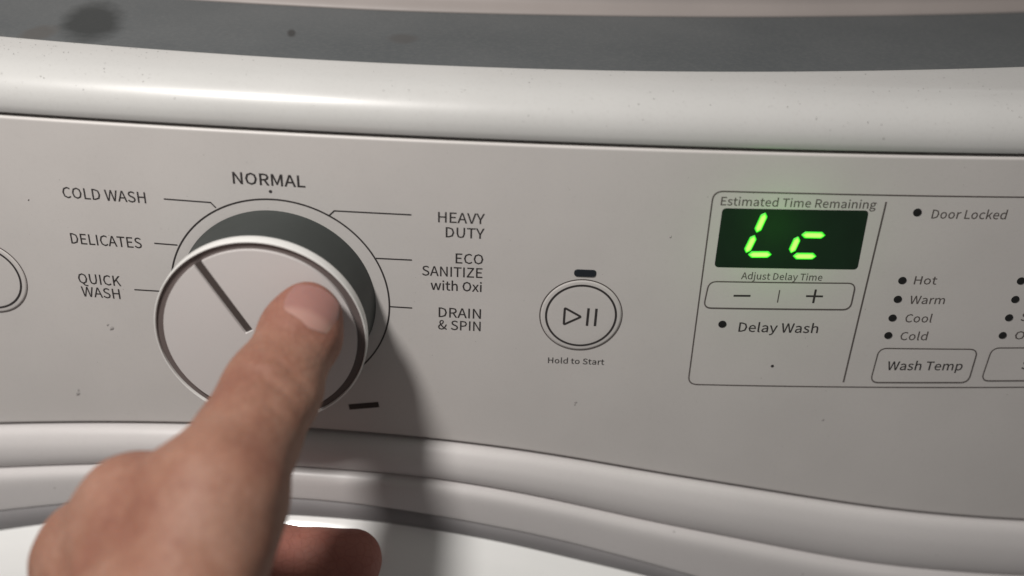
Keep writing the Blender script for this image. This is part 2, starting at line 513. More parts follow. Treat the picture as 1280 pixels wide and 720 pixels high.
# ---- printing on the panel
# outlines of the letters (thousandths of an em): advance, then closed loops
GLYPHS = {
    '&': [714,[[[428,741],[316,784],[188,731],[140,603],[153,515],[190,422],[84,329],[38,200],[103,46],[272,-14],[395,10],[494,75],[586,19],[671,-14],[696,66],[628,93],[553,140],[632,269],[687,415],[598,415],[552,292],[489,188],[384,289],[294,404],[413,504],[467,632]],[[317,716],[373,690],[390,630],[350,541],[258,467],[231,538],[222,604],[247,684]],[[160,286],[229,355],[322,234],[431,125],[360,80],[284,63],[175,102],[131,205]]]],
    'A': [639,[[[265,770],[4,0],[102,0],[176,235],[458,235],[532,0],[634,0],[373,770]],[[317,691],[357,560],[397,431],[434,312],[201,312],[238,431],[278,560]]]],
    'C': [670,[[[526,755],[402,784],[158,677],[61,384],[156,92],[396,-14],[529,15],[632,97],[579,159],[499,95],[400,71],[225,157],[161,388],[228,615],[403,699],[492,678],[561,626],[613,689]]]],
    'D': [723,[[[106,770],[106,0],[303,0],[569,102],[661,388],[568,671],[298,770]],[[203,691],[290,691],[494,613],[561,388],[494,161],[290,80],[203,80]]]],
    'E': [619,[[[106,770],[106,0],[561,0],[561,83],[203,83],[203,363],[495,363],[495,446],[203,446],[203,688],[549,688],[549,770]]]],
    'H': [765,[[[203,770],[106,770],[106,0],[203,0],[203,363],[562,363],[562,0],[660,0],[660,770],[562,770],[562,447],[203,447]]]],
    'I': [308,[[[203,770],[106,770],[106,0],[203,0]]]],
    'K': [679,[[[203,770],[106,770],[106,0],[203,0],[203,244],[335,401],[566,0],[674,0],[396,478],[638,770],[527,770],[204,383]]]],
    'L': [570,[[[203,770],[106,770],[106,0],[540,0],[540,83],[203,83]]]],
    'M': [853,[[[106,770],[106,0],[193,0],[193,426],[189,540],[183,653],[247,478],[393,78],[458,78],[603,478],[667,653],[661,540],[657,426],[657,0],[747,0],[747,770],[630,770],[483,358],[457,278],[428,197],[398,278],[370,358],[223,770]]]],
    'N': [759,[[[106,770],[106,0],[197,0],[197,404],[193,526],[188,645],[273,486],[554,0],[653,0],[653,770],[561,770],[561,370],[565,247],[572,126],[486,285],[205,770]]]],
    'O': [779,[[[390,784],[153,678],[61,388],[153,94],[390,-14],[627,94],[718,388],[627,678]],[[223,615],[390,699],[556,615],[619,388],[556,157],[390,71],[223,157],[161,388]]]],
    'P': [665,[[[106,770],[106,0],[203,0],[203,307],[330,307],[535,364],[613,544],[534,720],[326,770]],[[203,691],[313,691],[466,660],[517,544],[468,423],[317,386],[203,386]]]],
    'Q': [779,[[[390,784],[153,678],[61,388],[139,113],[342,-11],[447,-141],[625,-193],[689,-188],[735,-175],[716,-101],[681,-109],[636,-112],[523,-87],[446,-9],[644,117],[718,388],[627,678]],[[223,615],[390,699],[556,615],[619,388],[556,154],[390,67],[223,154],[161,388]]]],
    'R': [667,[[[106,770],[106,0],[203,0],[203,327],[341,327],[528,0],[638,0],[442,337],[568,410],[616,555],[540,722],[347,770]],[[203,691],[332,691],[471,661],[519,555],[471,442],[332,404],[203,404]]]],
    'S': [626,[[[456,757],[329,784],[155,726],[86,580],[138,450],[243,382],[353,334],[445,283],[482,196],[439,106],[320,71],[205,98],[108,167],[50,100],[169,17],[319,-14],[510,50],[581,205],[535,336],[422,411],[313,458],[226,504],[185,587],[224,668],[329,699],[426,679],[504,627],[555,689]]]],
    'T': [629,[[[597,770],[33,770],[33,688],[266,688],[266,0],[363,0],[363,688],[597,688]]]],
    'U': [757,[[[200,770],[103,770],[103,317],[182,59],[379,-14],[576,59],[655,317],[655,770],[562,770],[562,315],[509,124],[379,71],[252,124],[200,315]]]],
    'V': [604,[[[103,770],[1,770],[247,0],[359,0],[604,770],[505,770],[381,353],[345,226],[305,99],[264,226],[228,353]]]],
    'W': [922,[[[127,770],[27,770],[190,0],[306,0],[420,464],[440,553],[461,640],[482,553],[501,464],[618,0],[735,0],[894,770],[801,770],[718,351],[697,226],[673,101],[643,227],[616,351],[508,770],[419,770],[313,351],[285,226],[256,101],[231,226],[208,351]]]],
    'Y': [558,[[[102,770],[-1,770],[230,298],[230,0],[327,0],[327,298],[559,770],[458,770],[359,553],[322,468],[280,383],[239,468],[202,553]]]],
    'Z': [633,[[[579,770],[89,770],[89,688],[459,688],[53,59],[53,0],[584,0],[584,83],[172,83],[579,712]]]],
    'a': [591,[[[461,521],[310,585],[183,560],[86,511],[123,444],[201,486],[294,505],[388,461],[412,361],[146,291],[62,148],[109,29],[228,-14],[328,10],[418,68],[429,0],[507,0],[507,351]],[[211,245],[412,297],[412,139],[333,83],[255,64],[184,85],[154,154]]]],
    'c': [536,[[[425,565],[329,585],[137,506],[55,285],[131,65],[321,-14],[420,6],[506,58],[464,123],[403,83],[330,66],[202,126],[153,285],[204,444],[333,504],[394,491],[446,455],[495,518]]]],
    'd': [651,[[[555,836],[458,836],[458,617],[463,519],[389,567],[303,585],[130,504],[56,285],[120,64],[291,-14],[387,10],[466,67],[476,0],[555,0]],[[319,504],[389,490],[458,444],[458,145],[387,86],[312,67],[196,125],[154,286],[203,444]]]],
    'e': [582,[[[479,512],[310,585],[133,505],[55,285],[134,65],[328,-14],[431,3],[515,44],[481,108],[414,75],[338,63],[205,117],[149,263],[534,263],[537,288],[538,317]],[[312,508],[416,463],[454,331],[148,331],[204,462]]]],
    'g': [592,[[[333,581],[288,585],[138,530],[75,381],[98,290],[149,226],[106,181],[86,118],[101,61],[138,22],[75,-39],[54,-110],[119,-223],[289,-263],[499,-204],[578,-65],[528,38],[379,70],[267,70],[188,88],[167,132],[178,172],[204,201],[245,186],[288,181],[436,234],[497,379],[484,447],[451,497],[567,497],[567,570],[369,570]],[[203,480],[288,515],[374,480],[410,381],[374,282],[288,246],[203,282],[167,381]],[[368,-8],[454,-25],[483,-81],[434,-161],[303,-196],[181,-169],[138,-97],[151,-47],[195,0],[234,-7],[269,-8]]]],
    'h': [638,[[[193,836],[97,836],[97,0],[193,0],[193,414],[270,479],[349,501],[431,465],[457,349],[457,0],[553,0],[553,361],[510,528],[378,585],[274,557],[189,489],[193,607]]]],
    'i': [289,[[[193,570],[97,570],[97,0],[193,0]],[[191,797],[145,814],[99,797],[82,752],[99,705],[145,688],[191,705],[209,752]]]],
    'j': [289,[[[193,570],[98,570],[98,-65],[84,-147],[27,-178],[-2,-174],[-27,-167],[-46,-239],[-10,-250],[37,-254],[158,-203],[193,-65]],[[191,797],[145,814],[99,797],[81,752],[99,705],[145,688],[191,705],[209,752]]]],
    'k': [580,[[[191,836],[97,836],[97,0],[191,0],[191,150],[298,275],[465,0],[569,0],[354,340],[544,570],[437,570],[193,270]]]],
    'l': [298,[[[193,836],[97,836],[97,113],[120,20],[197,-14],[230,-11],[253,-5],[239,68],[224,66],[201,76],[193,107]]]],
    'm': [973,[[[468,556],[364,585],[269,557],[186,487],[175,570],[97,570],[97,0],[193,0],[193,414],[268,480],[336,501],[416,465],[442,349],[442,0],[538,0],[538,414],[613,480],[682,501],[762,465],[788,349],[788,0],[883,0],[883,361],[841,528],[711,585],[613,554],[522,476]]]],
    'n': [641,[[[510,528],[378,585],[274,557],[186,487],[175,570],[97,570],[97,0],[193,0],[193,414],[270,479],[349,501],[431,465],[457,349],[457,0],[553,0],[553,361]]]],
    'o': [637,[[[502,506],[318,585],[134,506],[55,285],[134,65],[318,-14],[502,65],[582,285]],[[199,444],[318,504],[438,444],[484,285],[438,126],[318,66],[199,126],[153,285]]]],
    'p': [651,[[[537,506],[369,585],[272,561],[186,504],[175,570],[97,570],[97,-241],[193,-241],[193,-47],[190,53],[269,3],[348,-14],[520,67],[596,294]],[[345,504],[461,446],[496,293],[449,127],[332,67],[267,80],[193,126],[193,426],[272,484]]]],
    'r': [408,[[[382,582],[349,585],[259,553],[186,466],[175,570],[97,570],[97,0],[193,0],[193,367],[261,469],[336,499],[366,497],[392,489],[410,572]]]],
    's': [492,[[[360,566],[262,585],[116,538],[65,423],[118,315],[231,258],[320,217],[361,150],[334,87],[249,61],[158,80],[80,129],[34,65],[129,9],[246,-14],[400,36],[453,155],[397,271],[279,329],[194,367],[157,428],[182,486],[263,511],[332,496],[392,460],[438,520]]]],
    't': [396,[[[209,731],[129,731],[119,570],[28,565],[28,493],[113,493],[113,176],[149,38],[275,-14],[329,-7],[381,7],[362,80],[331,69],[297,64],[228,93],[209,173],[209,493],[364,493],[364,570],[209,570]]]],
    'u': [638,[[[185,570],[88,570],[88,209],[131,43],[264,-14],[367,15],[454,89],[462,0],[542,0],[542,570],[446,570],[446,166],[371,92],[292,69],[210,105],[185,221]]]],
    'w': [842,[[[126,570],[28,570],[187,0],[298,0],[379,306],[399,387],[420,472],[442,388],[462,308],[544,0],[661,0],[815,570],[723,570],[640,241],[622,160],[602,82],[580,160],[560,241],[471,570],[377,570],[288,241],[268,160],[248,82],[228,160],[211,241]]]],
    'x': [523,[[[134,570],[30,570],[204,297],[16,0],[117,0],[193,133],[222,185],[254,235],[288,185],[318,133],[402,0],[507,0],[319,288],[493,570],[393,570],[322,445],[297,398],[270,350],[238,398],[211,445]]]],
    'y': [547,[[[113,570],[14,570],[243,-1],[230,-44],[181,-132],[102,-167],[78,-164],[58,-158],[39,-234],[69,-243],[106,-246],[240,-189],[319,-48],[534,570],[440,570],[337,254],[314,174],[288,92],[257,175],[229,254]]]],
}
CAP_H = 770.0
def print_text(body, x0, z0, x1, cap, parent, bold=6.0, mat='ink', lift=0.06):
    bm = bmesh.new()
    pen = 0.0
    polys = []
    for ch in body:
        if ch == ' ':
            pen += 231
            continue
        adv, loops = GLYPHS[ch]
        fat = []
        for lp in loops:
            q = np.array(lp, float)
            e = np.roll(q, -1, 0) - q
            e /= np.maximum(1e-6, np.linalg.norm(e, axis=1, keepdims=True))
            n2 = np.stack([e[:, 1], -e[:, 0]], 1)
            n1 = np.roll(n2, 1, 0)
            mitre = (n1 + n2) / np.maximum(0.06, 1 + np.sum(n1 * n2, 1, keepdims=True))
            fat.append(q + mitre * bold)                 # outlines run counter-clockwise, holes clockwise
        area = [float(np.sum(q[:, 0] * np.roll(q[:, 1], -1) - np.roll(q[:, 0], -1) * q[:, 1])) for q in fat]
        outer = [k for k in range(len(fat)) if area[k] > 0]
        for k in outer:                                   # an i has two outlines, an O one outline and a hole
            lo, hi = fat[k].min(0), fat[k].max(0)
            holes = [fat[h] for h in range(len(fat)) if area[h] <= 0 and (fat[h].min(0) > lo).all() and (fat[h].max(0) < hi).all()]
            polys.append([q + (pen, 0) for q in [fat[k]] + holes])
        pen += adv
    allx = np.concatenate([q[:, 0] for pl in polys for q in pl])
    a, b = allx.min(), allx.max()
    for pl in polys:
        loops3 = [[Vector((x, y, 0)) for x, y in q] for q in pl]
        flat = [v for lp in loops3 for v in lp]
        vs = [bm.verts.new(P(x0 + (v.x - a) / (b - a) * (x1 - x0), z0 + v.y / CAP_H * cap, -lift)) for v in flat]
        for tri in tessellate_polygon(loops3):
            f = [vs[k] for k in tri]
            n = (f[1].co - f[0].co).cross(f[2].co - f[0].co)
            if n.length < 1e-14:
                continue
            try:
                bm.faces.new(f if n.y < 0 else f[::-1])
            except ValueError:
                pass
    return link("printed_text", bm, M[mat], parent, False)

TEXTS = [
    ("NORMAL", -79.8, 29.4, -59.2, 3.5, 15), ("COLD WASH", -130.1, 21.5, -105.7, 3.4, 7), ("DELICATES", -130.2, 6.65, -108.9, 3.4, 7),
    ("QUICK", -130.2, -6.8, -117.1, 3.4, 7), ("WASH", -129.9, -11.35, -118.0, 3.4, 7),
    ("HEAVY", -21.8, 20.6, -8.5, 3.2, 7), ("DUTY", -19.6, 15.9, -8.5, 3.2, 7), ("ECO", -16.7, 7.55, -8.65, 3.2, 7),
    ("SANITIZE", -26.5, 3.0, -8.8, 3.2, 7), ("with Oxi", -24.0, -1.7, -8.9, 3.1, 11), ("DRAIN", -21.6, -11.0, -8.95, 3.3, 7),
    ("& SPIN", -21.8, -15.35, -8.95, 3.25, 7),
    ("Estimated Time Remaining", 57.7, 29.15, 101.9, 2.55, 4), ("Adjust Delay Time", 66.8, 5.55, 90.7, 2.2, 4),
    ("Delay Wash", 68.5, -12.55, 92.6, 3.2, 7), ("Door Locked", 118.5, 26.4, 140.3, 2.75, 5),
    ("Hot", 118.2, 4.8, 125.0, 2.7, 5), ("Warm", 118.3, -1.9, 129.0, 2.75, 5), ("Cool", 118.35, -8.35, 126.6, 2.8, 5), ("Cold", 118.2, -14.7, 126.6, 2.85, 5),
    ("S", 154.0, -7.7, 156.2, 2.8, 5), ("O", 153.8, -14.3, 156.9, 2.85, 5),
]
for body, x0, z0, x1, cap, bold in TEXTS:
    print_text(body, x0, z0, x1, cap, panel, bold, 'inkgrey' if cap < 2.9 else 'ink')
print_text("Hold to Start", 11.9, -25.85, 29.1, 2.0, panel, 8, 'ink')

KX, KZ = -69.3, -7.6
ribbon("dial_ring", circle_pts(KX + 0.3, KZ, 32.7, 160), 0.5, M['ink'], panel, True)
for pts in ([(-100.4, 23.2), (-86.9, 23.0), (-85.5, 21.4)], [(-105.1, 8.6), (-98.2, 8.5)], [(-113.3, -7.7), (-101.9, -7.6)],
            [(-53.1, 20.8), (-51.4, 22.55), (-29.4, 22.5)], [(-39.9, 7.9), (-29.4, 7.9)], [(-36.3, -8.25), (-29.5, -8.35)]):
    ribbon("dial_line", pts, 0.42, M['ink'], panel)
plate("dial_dot", circle_pts(-69.3, 27.5, 0.5, 16), 0.05, M['ink'], panel)
ribbon("dial_mark", [(-49.9, -46.0), (-40.4, -44.4)], 2.1, M['smear'], panel)

box_outline = round_quad([(55.6, -32.2), (230, -32.2), (230, 33.3), (55.2, 33.4)], 3.0)
ribbon("frame_line", box_outline, 0.42, M['inkgrey'], panel, True, lift=0.05)
ribbon("divider_line", [(104.5, 31.3), (103.9, -30.4)], 0.5, M['inkgrey'], panel)
plate("printed_dot", circle_pts(80.8, -24.8, 0.5, 14), 0.05, M['ink'], panel)

# ---- indicator lamps
def indicator(x, z, r=1.22):
    bm_prof = [(r, 0.02), (r, -0.10), (r * 0.8, -0.22), (r * 0.45, -0.3), (0, -0.33)]
    return lathe("indicator_light", x, z, bm_prof, M['lens'], washer, n=24)
for x, z in ((63.4, -10.1), (114.1, 28.2), (114.6, 6.0), (114.6, -0.4), (114.4, -6.9), (114.4, -13.1), (150.4, 6.15), (150.4, -0.2), (150.2, -6.6), (149.9, -12.9)):
    indicator(x, z)
plate("start_lamp", round_quad([(17.9, 4.8), (24.4, 4.8), (24.4, 7.1), (17.9, 7.1)], 1.1), 0.25, M['lensblue'], washer, 0.15)

# ---- push buttons
def round_button(name, cx, cz):
    b = lathe(name, cx, cz, [(11.9, 0.02), (11.9, -0.12), (11.7, -0.22), (11.4, -0.25), (8, -0.25), (4, -0.25), (0, -0.25)], M['panel'], washer, bent=True)
    ribbon("button_gap", circle_pts(cx, cz, 12.25, 120), 0.34, M['inkgrey'], b, True)
    ribbon("button_ring", circle_pts(cx, cz, 10.4, 120), 0.62, M['ink'], b, True, lift=0.32)
    return b
start = round_button("start_button", 20.85, -8.5)
tri = round_quad([(15.9, -11.7), (20.9, -8.8), (15.9, -5.9)], 0.5, 4)
ribbon("play_symbol", tri, 0.66, M['ink'], start, True, lift=0.33)
ribbon("pause_bar", [(22.85, -11.85), (22.95, -5.75)], 0.72, M['ink'], start, lift=0.33)
ribbon("pause_bar", [(25.25, -11.85), (25.3, -5.8)], 0.72, M['ink'], start, lift=0.33)
power = round_button("power_button", -158.8, -7.4)
ribbon("power_symbol", [(-158.8 + 3.1 * math.sin(a), -7.6 + 3.1 * math.cos(a)) for a in np.linspace(0.6, 2 * math.pi - 0.6, 24)], 0.66, M['ink'], power, lift=0.33)
ribbon("power_symbol", [(-158.8, -7.0), (-158.8, -3.6)], 0.66, M['ink'], power, lift=0.33)

def flat_button(name, corners, r, symbols):
    out = round_quad(corners, r)
    b = plate(name, out, 0.12, M['panel'], washer, 0.06)
    ribbon("button_outline", out, 0.4, M['inkgrey'], b, True, lift=0.16)
    return b
adj = flat_button("delay_button", [(57.0, -4.5), (100.9, -4.1), (100.9, 4.9), (57.6, 4.5)], 2.4, None)
ribbon("minus_sign", [(65.4, -0.1), (70.4, 0.0)], 0.62, M['ink'], adj, lift=0.17)
ribbon("divider_bar", [(78.75, -2.1), (78.75, 2.2)], 0.34, M['inkgrey'], adj, lift=0.17)
plus = [(86.9, 0.0), (86.9, 0.6), (89.1, 0.6), (89.1, 2.6), (89.75, 2.6), (89.75, 0.6), (91.95, 0.6), (91.95, 0.0), (89.75, 0.0), (89.75, -2.05), (89.1, -2.05), (89.1, 0.0)]
bm = bmesh.new()
bm.faces.new([bm.verts.new(P(x, z, -0.17)) for x, z in reversed(plus)])
link("plus_sign", bm, M['ink'], adj, False)
wt = flat_button("wash_temperature_button", [(112.3, -30.3), (143.4, -30.2), (143.4, -17.9), (112.6, -17.7)], 2.6, None)
print_text("Wash Temp", 116.4, -25.6, 140.2, 3.15, wt, 9, 'ink', 0.17)
sb = flat_button("option_button", [(147.4, -29.6), (179, -29.6), (179, -17.4), (147.8, -17.4)], 2.6, None)
print_text("S", 159.0, -25.25, 161.4, 3.15, sb, 9, 'ink', 0.17)

# ---- display
win = plate("display_window", round_quad([(58.5, 9.3), (100.5, 9.5), (100.1, 28.5), (58.4, 28.2)], 1.3), 0.1, M['window'], washer, 0.05)
def segment(a, b, w=2.15):
    a, b = np.array(a, float), np.array(b, float)
    d = (b - a) / np.linalg.norm(b - a)
    n = np.array([-d[1], d[0]])
    e = w * 0.5
    out = [a, a + d * e + n * e, b - d * e + n * e, b, b - d * e - n * e, a + d * e - n * e]
    if (out[1] - out[0])[0] * (out[2] - out[1])[1] - (out[1] - out[0])[1] * (out[2] - out[1])[0] < 0:
        out = out[::-1]
    out = np.array(round_quad([tuple(q) for q in out], 0.22, 3))
    mid = (a + b) / 2
    bm = bmesh.new()
    hot = bm.verts.layers.float.new("hot")
    prev = None
    for k, off, h in ((1.0, 0.0, 0.0), (1.0, -0.28, 0.0), (0.62, -0.36, 0.8), (0.28, -0.38, 1.0)):
        ring = []
        for q in out:
            along = float((q - mid) @ d)
            across = float((q - mid) @ n)
            r = mid + d * along * (1 - (1 - k) * 0.45) + n * across * k
            v = bm.verts.new((r[0], off, r[1]))
            v[hot] = h
            ring.append(v)
        if prev:
            for i in range(len(ring)):
                j = (i + 1) % len(ring)
                bm.faces.new((prev[i], prev[j], ring[j], ring[i]))
        prev = ring
    bm.faces.new(prev)
    for v in bm.verts:
        v.co = P(v.co.x, v.co.z, v.co.y)
    return link("digit_segment", bm, M['led'], win, True)
segment((70.75, 27.3), (69.05, 20.8))
segment((68.75, 20.1), (67.0, 14.2))
segment((67.6, 13.75), (74.6, 13.95))
segment((82.0, 20.5), (89.1, 20.5))
segment((81.35, 20.0), (80.0, 14.5))
segment((80.7, 13.6), (87.7, 13.7))
glow = bpy.data.lights.new("display_glow", 'POINT')
glow.color = (0.12, 1.0, 0.04)
glow.energy = 0.0026
glow.shadow_soft_size = 0.006
go = bpy.data.objects.new("display_glow", glow)
COL.objects.link(go)
go.location = P(77, 19, -13)
go.parent = win

# ---- selector knob
knob = empty("selector_knob", (0, 0, 0), washer)
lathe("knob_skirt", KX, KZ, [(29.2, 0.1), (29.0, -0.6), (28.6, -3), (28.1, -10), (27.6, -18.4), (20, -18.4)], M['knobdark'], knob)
KX2, KZ2 = -70.0, -6.95
rim = [(26, -18.2), (29.4, -18.2), (29.8, -18.5), (29.9, -19.0), (29.9, -21.5), (29.82, -21.8), (29.6, -21.95), (29.38, -21.85), (29.3, -21.6), (29.3, -20.9)]
lathe("knob_rim", KX2, KZ2, rim, M['knobrim'], knob)
lathe("knob_groove", KX2, KZ2, [(29.4, -20.95), (29.1, -21.1), (28.2, -21.05), (27.2, -20.95), (26.9, -20.9)], M['groove'], knob)
# face with a slot for the pointer: a polar sheet whose slot cells sink
def knob_face():
    bm = bmesh.new()
    y0 = bow(KX2)
    ang = math.atan2(15.78 + 5.56, -85.41 + 73.0)          # the pointer's direction
    d = np.array([math.cos(ang), math.sin(ang)])
    nrm = np.array([-d[1], d[0]])
    mid = np.array([-73.0 - KX2, -5.56 - KZ2])             # inner end, relative to the knob centre
    side = float(mid @ nrm)
    inner = float(mid @ d)
    R = 27.1
    us = sorted(set(list(np.linspace(-R, R, 90)) + [inner - 0.05, inner + 0.05]))
    hw = 1.3
    ws = sorted(set(list(np.linspace(-R, R, 90)) + [side - hw - 0.05, side - hw + 0.1, side + hw - 0.1, side + hw + 0.05]))
    grid = {}
    for i, u in enumerate(us):
        for j, w in enumerate(ws):
            r = math.hypot(u, w)
            uu, ww = u, w
            if r > R:
                uu, ww = u * R / r, w * R / r
            inside = abs(w - side) < hw - 0.02 and u > inner
            off = -22.0 + (0.9 if inside else 0.0) - 0.35 * (1 - (min(r, R) / R) ** 2)
            q = d * uu + nrm * ww
            grid[i, j] = bm.verts.new(Vector((KX2 + q[0], y0 + off, KZ2 + q[1])) * S)
    for i in range(len(us) - 1):
        for j in range(len(ws) - 1):
            u, w = us[i], ws[j]
            cs = [(us[i + a], ws[j + b]) for a, b in ((0, 0), (1, 0), (1, 1), (0, 1))]
            if min(math.hypot(*c) for c in cs) > R:
                continue
            try:
                bm.faces.new((grid[i, j], grid[i + 1, j], grid[i + 1, j + 1], grid[i, j + 1]))
            except ValueError:
                pass
    bmesh.ops.remove_doubles(bm, verts=bm.verts, dist=1e-6)
    bmesh.ops.delete(bm, geom=[v for v in bm.verts if not v.link_faces], context='VERTS')
    # a wall from the face's edge down into the groove
    edge = [e for e in bm.edges if len(e.link_faces) == 1]
    ex = bmesh.ops.extrude_edge_only(bm, edges=edge)
    for v in ex['geom']:
        if isinstance(v, bmesh.types.BMVert):
            v.co.y = (y0 - 20.9) * S
    bmesh.ops.recalc_face_normals(bm, faces=bm.faces)
    o = link("knob_face", bm, M['knobwhite'], knob, False)
    # the pointer inlay lies in the slot
    bm = bmesh.new()
    def q(u, w, off):
        v = d * u + nrm * w
        return bm.verts.new(Vector((KX2 + v[0], y0 + off, KZ2 + v[1])) * S)
    e = math.sqrt(R * R - side * side) + 0.3
    sec = [(-hw + 0.08, -21.45), (-hw + 0.35, -21.75), (hw - 0.45, -21.75), (hw - 0.08, -21.5)]
    a = [q(inner + 0.15, side + w, off) for w, off in sec]
    b = [q(e, side + w, off + 0.05) for w, off in sec]
    for k in range(3):
        bm.faces.new((a[k], b[k], b[k + 1], a[k + 1]))
    bmesh.ops.recalc_face_normals(bm, faces=bm.faces)
    link("pointer", bm, M['pointer'], knob, False)
knob_face()

# ---- grime: a few dark flecks stuck to the panel and the console
def fleck(x, z, off, r, flat=(0, -1, 0)):
    n = Vector(flat)
    t = n.orthogonal().normalized()
    b = n.cross(t)
    bm = bmesh.new()
    vs = []
    for k in range(9):
        a = 2 * math.pi * k / 9
        rr = r * random.uniform(0.55, 1.2)
        vs.append(bm.verts.new((P(x, z, off) / S + n * 0.05 + t * math.cos(a) * rr + b * math.sin(a) * rr * 0.7) * S))
    c = bm.verts.new((P(x, z, off) / S + n * 0.22) * S)
    for k in range(9):
        bm.faces.new((vs[k], vs[(k + 1) % 9], c))
    bmesh.ops.recalc_face_normals(bm, faces=bm.faces)
    link("dirt_fleck", bm, M['smudge'] if r > 0.45 else M['inkgrey'], washer, False)
for x, z, r in ((21.4, -40.3, 0.6), (21.2, -41.2, 0.25), (-140.7, 19.9, 0.3), (44.7, 18.7, 0.46), (-122.4, -22.1, 0.9), (-123.5, -21.0, 0.6), (-137.3, -48.2, 0.9), (-137.0, -46.8, 0.5), (100, -45, 0.5)):
    fleck(x, z, 0.0, r)

def dust():
    """settled dust grains on the ledge of the console, the grey top and, sparsely, the panel"""
    bm = bmesh.new()
    def grain(p, n, r):
        n = n.normalized()
        a = n.orthogonal().normalized()
        c = n.cross(a)
        k = random.random() * 6.28
        vs = []
        for i in range(5):
            q = k + i * 2 * math.pi / 5
            rr = r * random.uniform(0.6, 1.3)
            vs.append(bm.verts.new((p + n * 0.05 + a * math.cos(q) * rr + c * math.sin(q) * rr) * S))
        tip = bm.verts.new((p + n * (0.05 + r * 0.5)) * S)
        for i in range(5):
            bm.faces.new((vs[i], vs[(i + 1) % 5], tip))
    made = 0
    while made < 380:
        x = random.uniform(-165, 165)
        if random.random() > 0.35 + 0.65 * max(0, min(1, (x + 20) / 120)) and x > -100:
            continue
        pr = [q for q in cap_profile(x)[6:-4]]
        k = min(len(pr) - 2, int(len(pr) * (0.30 + 0.70 * random.random() ** 0.6)))
        f = random.random()
        (z0, o0), (z1, o1) = pr[k], pr[k + 1]
        p = P(x, z0 + (z1 - z0) * f, o0 + (o1 - o0) * f) / S
        grain(p, Vector((0, -(z1 - z0), (o1 - o0))), random.choice((0.08, 0.09, 0.11, 0.14, 0.2)))
        made += 1
    for _ in range(90):
        x = random.uniform(-160, 160)
        z = random.uniform(seam(x) + 3, 44)
        grain(P(x, z, 0) / S, Vector((0, -1, 0)), random.choice((0.07, 0.09, 0.12)))
    bmesh.ops.recalc_face_normals(bm, faces=bm.faces)
    o = link("dust", bm, M['dust'], washer, False)
    o["kind"] = "stuff"
dust()

# ------------------------------------------------------------------ the hand
HAND = {
    'tip': (-53.73, -28.90, 6.87, 6.60),
    'pad': (-55.37, -32.87, 2.96, 7.60),
    'ip': (-60.17, -52.72, -3.53, 10.00),
    'waist': (-63.05, -66.13, -6.83, 10.60),
    'mcp': (-66.03, -86.03, -9.39, 13.60),
    'cmc': (-70.03, -113.69, -25.51, 17.00),
    'wrist': (-71.73, -133.90, -40.69, 25.00),
    'forearm': (-73.52, -179.24, -81.66, 30.00),
    'index_mcp': (-87.00, -82.83, -17.89, 11.80),
    'index_base': (-88.46, -68.52, -35.17, 11.00),
    'index_pip': (-88.07, -44.87, -66.31, 10.40),
    'index_dip': (-68.43, -32.86, -79.55, 10.20),
    'index_tip': (-46.34, -29.68, -82.06, 9.80),
    'middle_mcp': (-98.21, -83.59, -33.31, 11.80),
    'middle_base': (-97.39, -77.45, -42.71, 11.00),
    'middle_pip': (-93.23, -67.28, -61.18, 10.20),
    'middle_dip': (-73.76, -63.10, -71.99, 9.40),
    'middle_tip': (-54.34, -61.11, -74.56, 8.80),
    'ring_mcp': (-100.61, -88.80, -50.46, 11.30),
    'ring_base': (-103.25, -83.96, -60.13, 10.40),
    'ring_pip': (-95.33, -74.47, -77.77, 9.80),
    'ring_dip': (-77.98, -70.61, -89.14, 9.00),
    'ring_tip': (-60.72, -68.76, -91.94, 8.40),
    'little_mcp': (-100.08, -95.76, -66.64, 10.20),
    'little_base': (-102.93, -91.89, -75.99, 9.30),
    'little_pip': (-96.79, -83.10, -92.84, 8.60),
    'little_dip': (-84.82, -79.72, -103.04, 7.90),
    'little_tip': (-71.05, -78.02, -106.11, 7.40),
    'web_thumb': (-66.94, -90.46, -15.12, 12.00),
    'web_index': (-80.31, -87.58, -24.18, 10.50),
    'knuckle_a': (-90.85, -73.69, -16.02, 5.50),
    'knuckle_b': (-80.85, -71.64, -18.47, 7.00),
    'fold_a': (-87.62, -78.83, -8.90, 1.00),
    'fold_b': (-80.12, -77.49, -10.58, 1.00),
}
THUMB_SIDE = (0.8548, -0.0375, -0.5176)
THUMB_BACK = (0.4682, -0.3748, 0.8002)
NAIL = {'centre': [-54.68, -30.95, 6.32], 'wide': 7.3, 'half': 6.4, 'lift': 0.22}


def round_cone(Q, a, b, r1, r2):
    ba = b - a
    l2 = float(ba @ ba)
    rr = r1 - r2
    a2 = l2 - rr * rr
    il2 = 1.0 / l2
    pa = Q - a
    y = pa @ ba
    z = y - l2
    t = pa * l2 - y[..., None] * ba
    x2 = np.einsum('...i,...i->...', t, t)
    y2 = y * y * l2
    z2 = z * z * l2
    k = np.sign(rr) * rr * rr * x2
    d = (np.sqrt(x2 * a2 * il2) + y * rr) * il2 - r1
    c1 = np.sign(z) * a2 * z2 > k
    c2 = np.sign(y) * a2 * y2 < k
    d = np.where(c2, np.sqrt(x2 + y2) * il2 - r1, d)
    d = np.where(c1, np.sqrt(x2 + z2) * il2 - r2, d)
    return d

def smin(a, b, k):
    h = np.maximum(k - np.abs(a - b), 0.0) / k
    return np.minimum(a, b) - h * h * k * 0.25

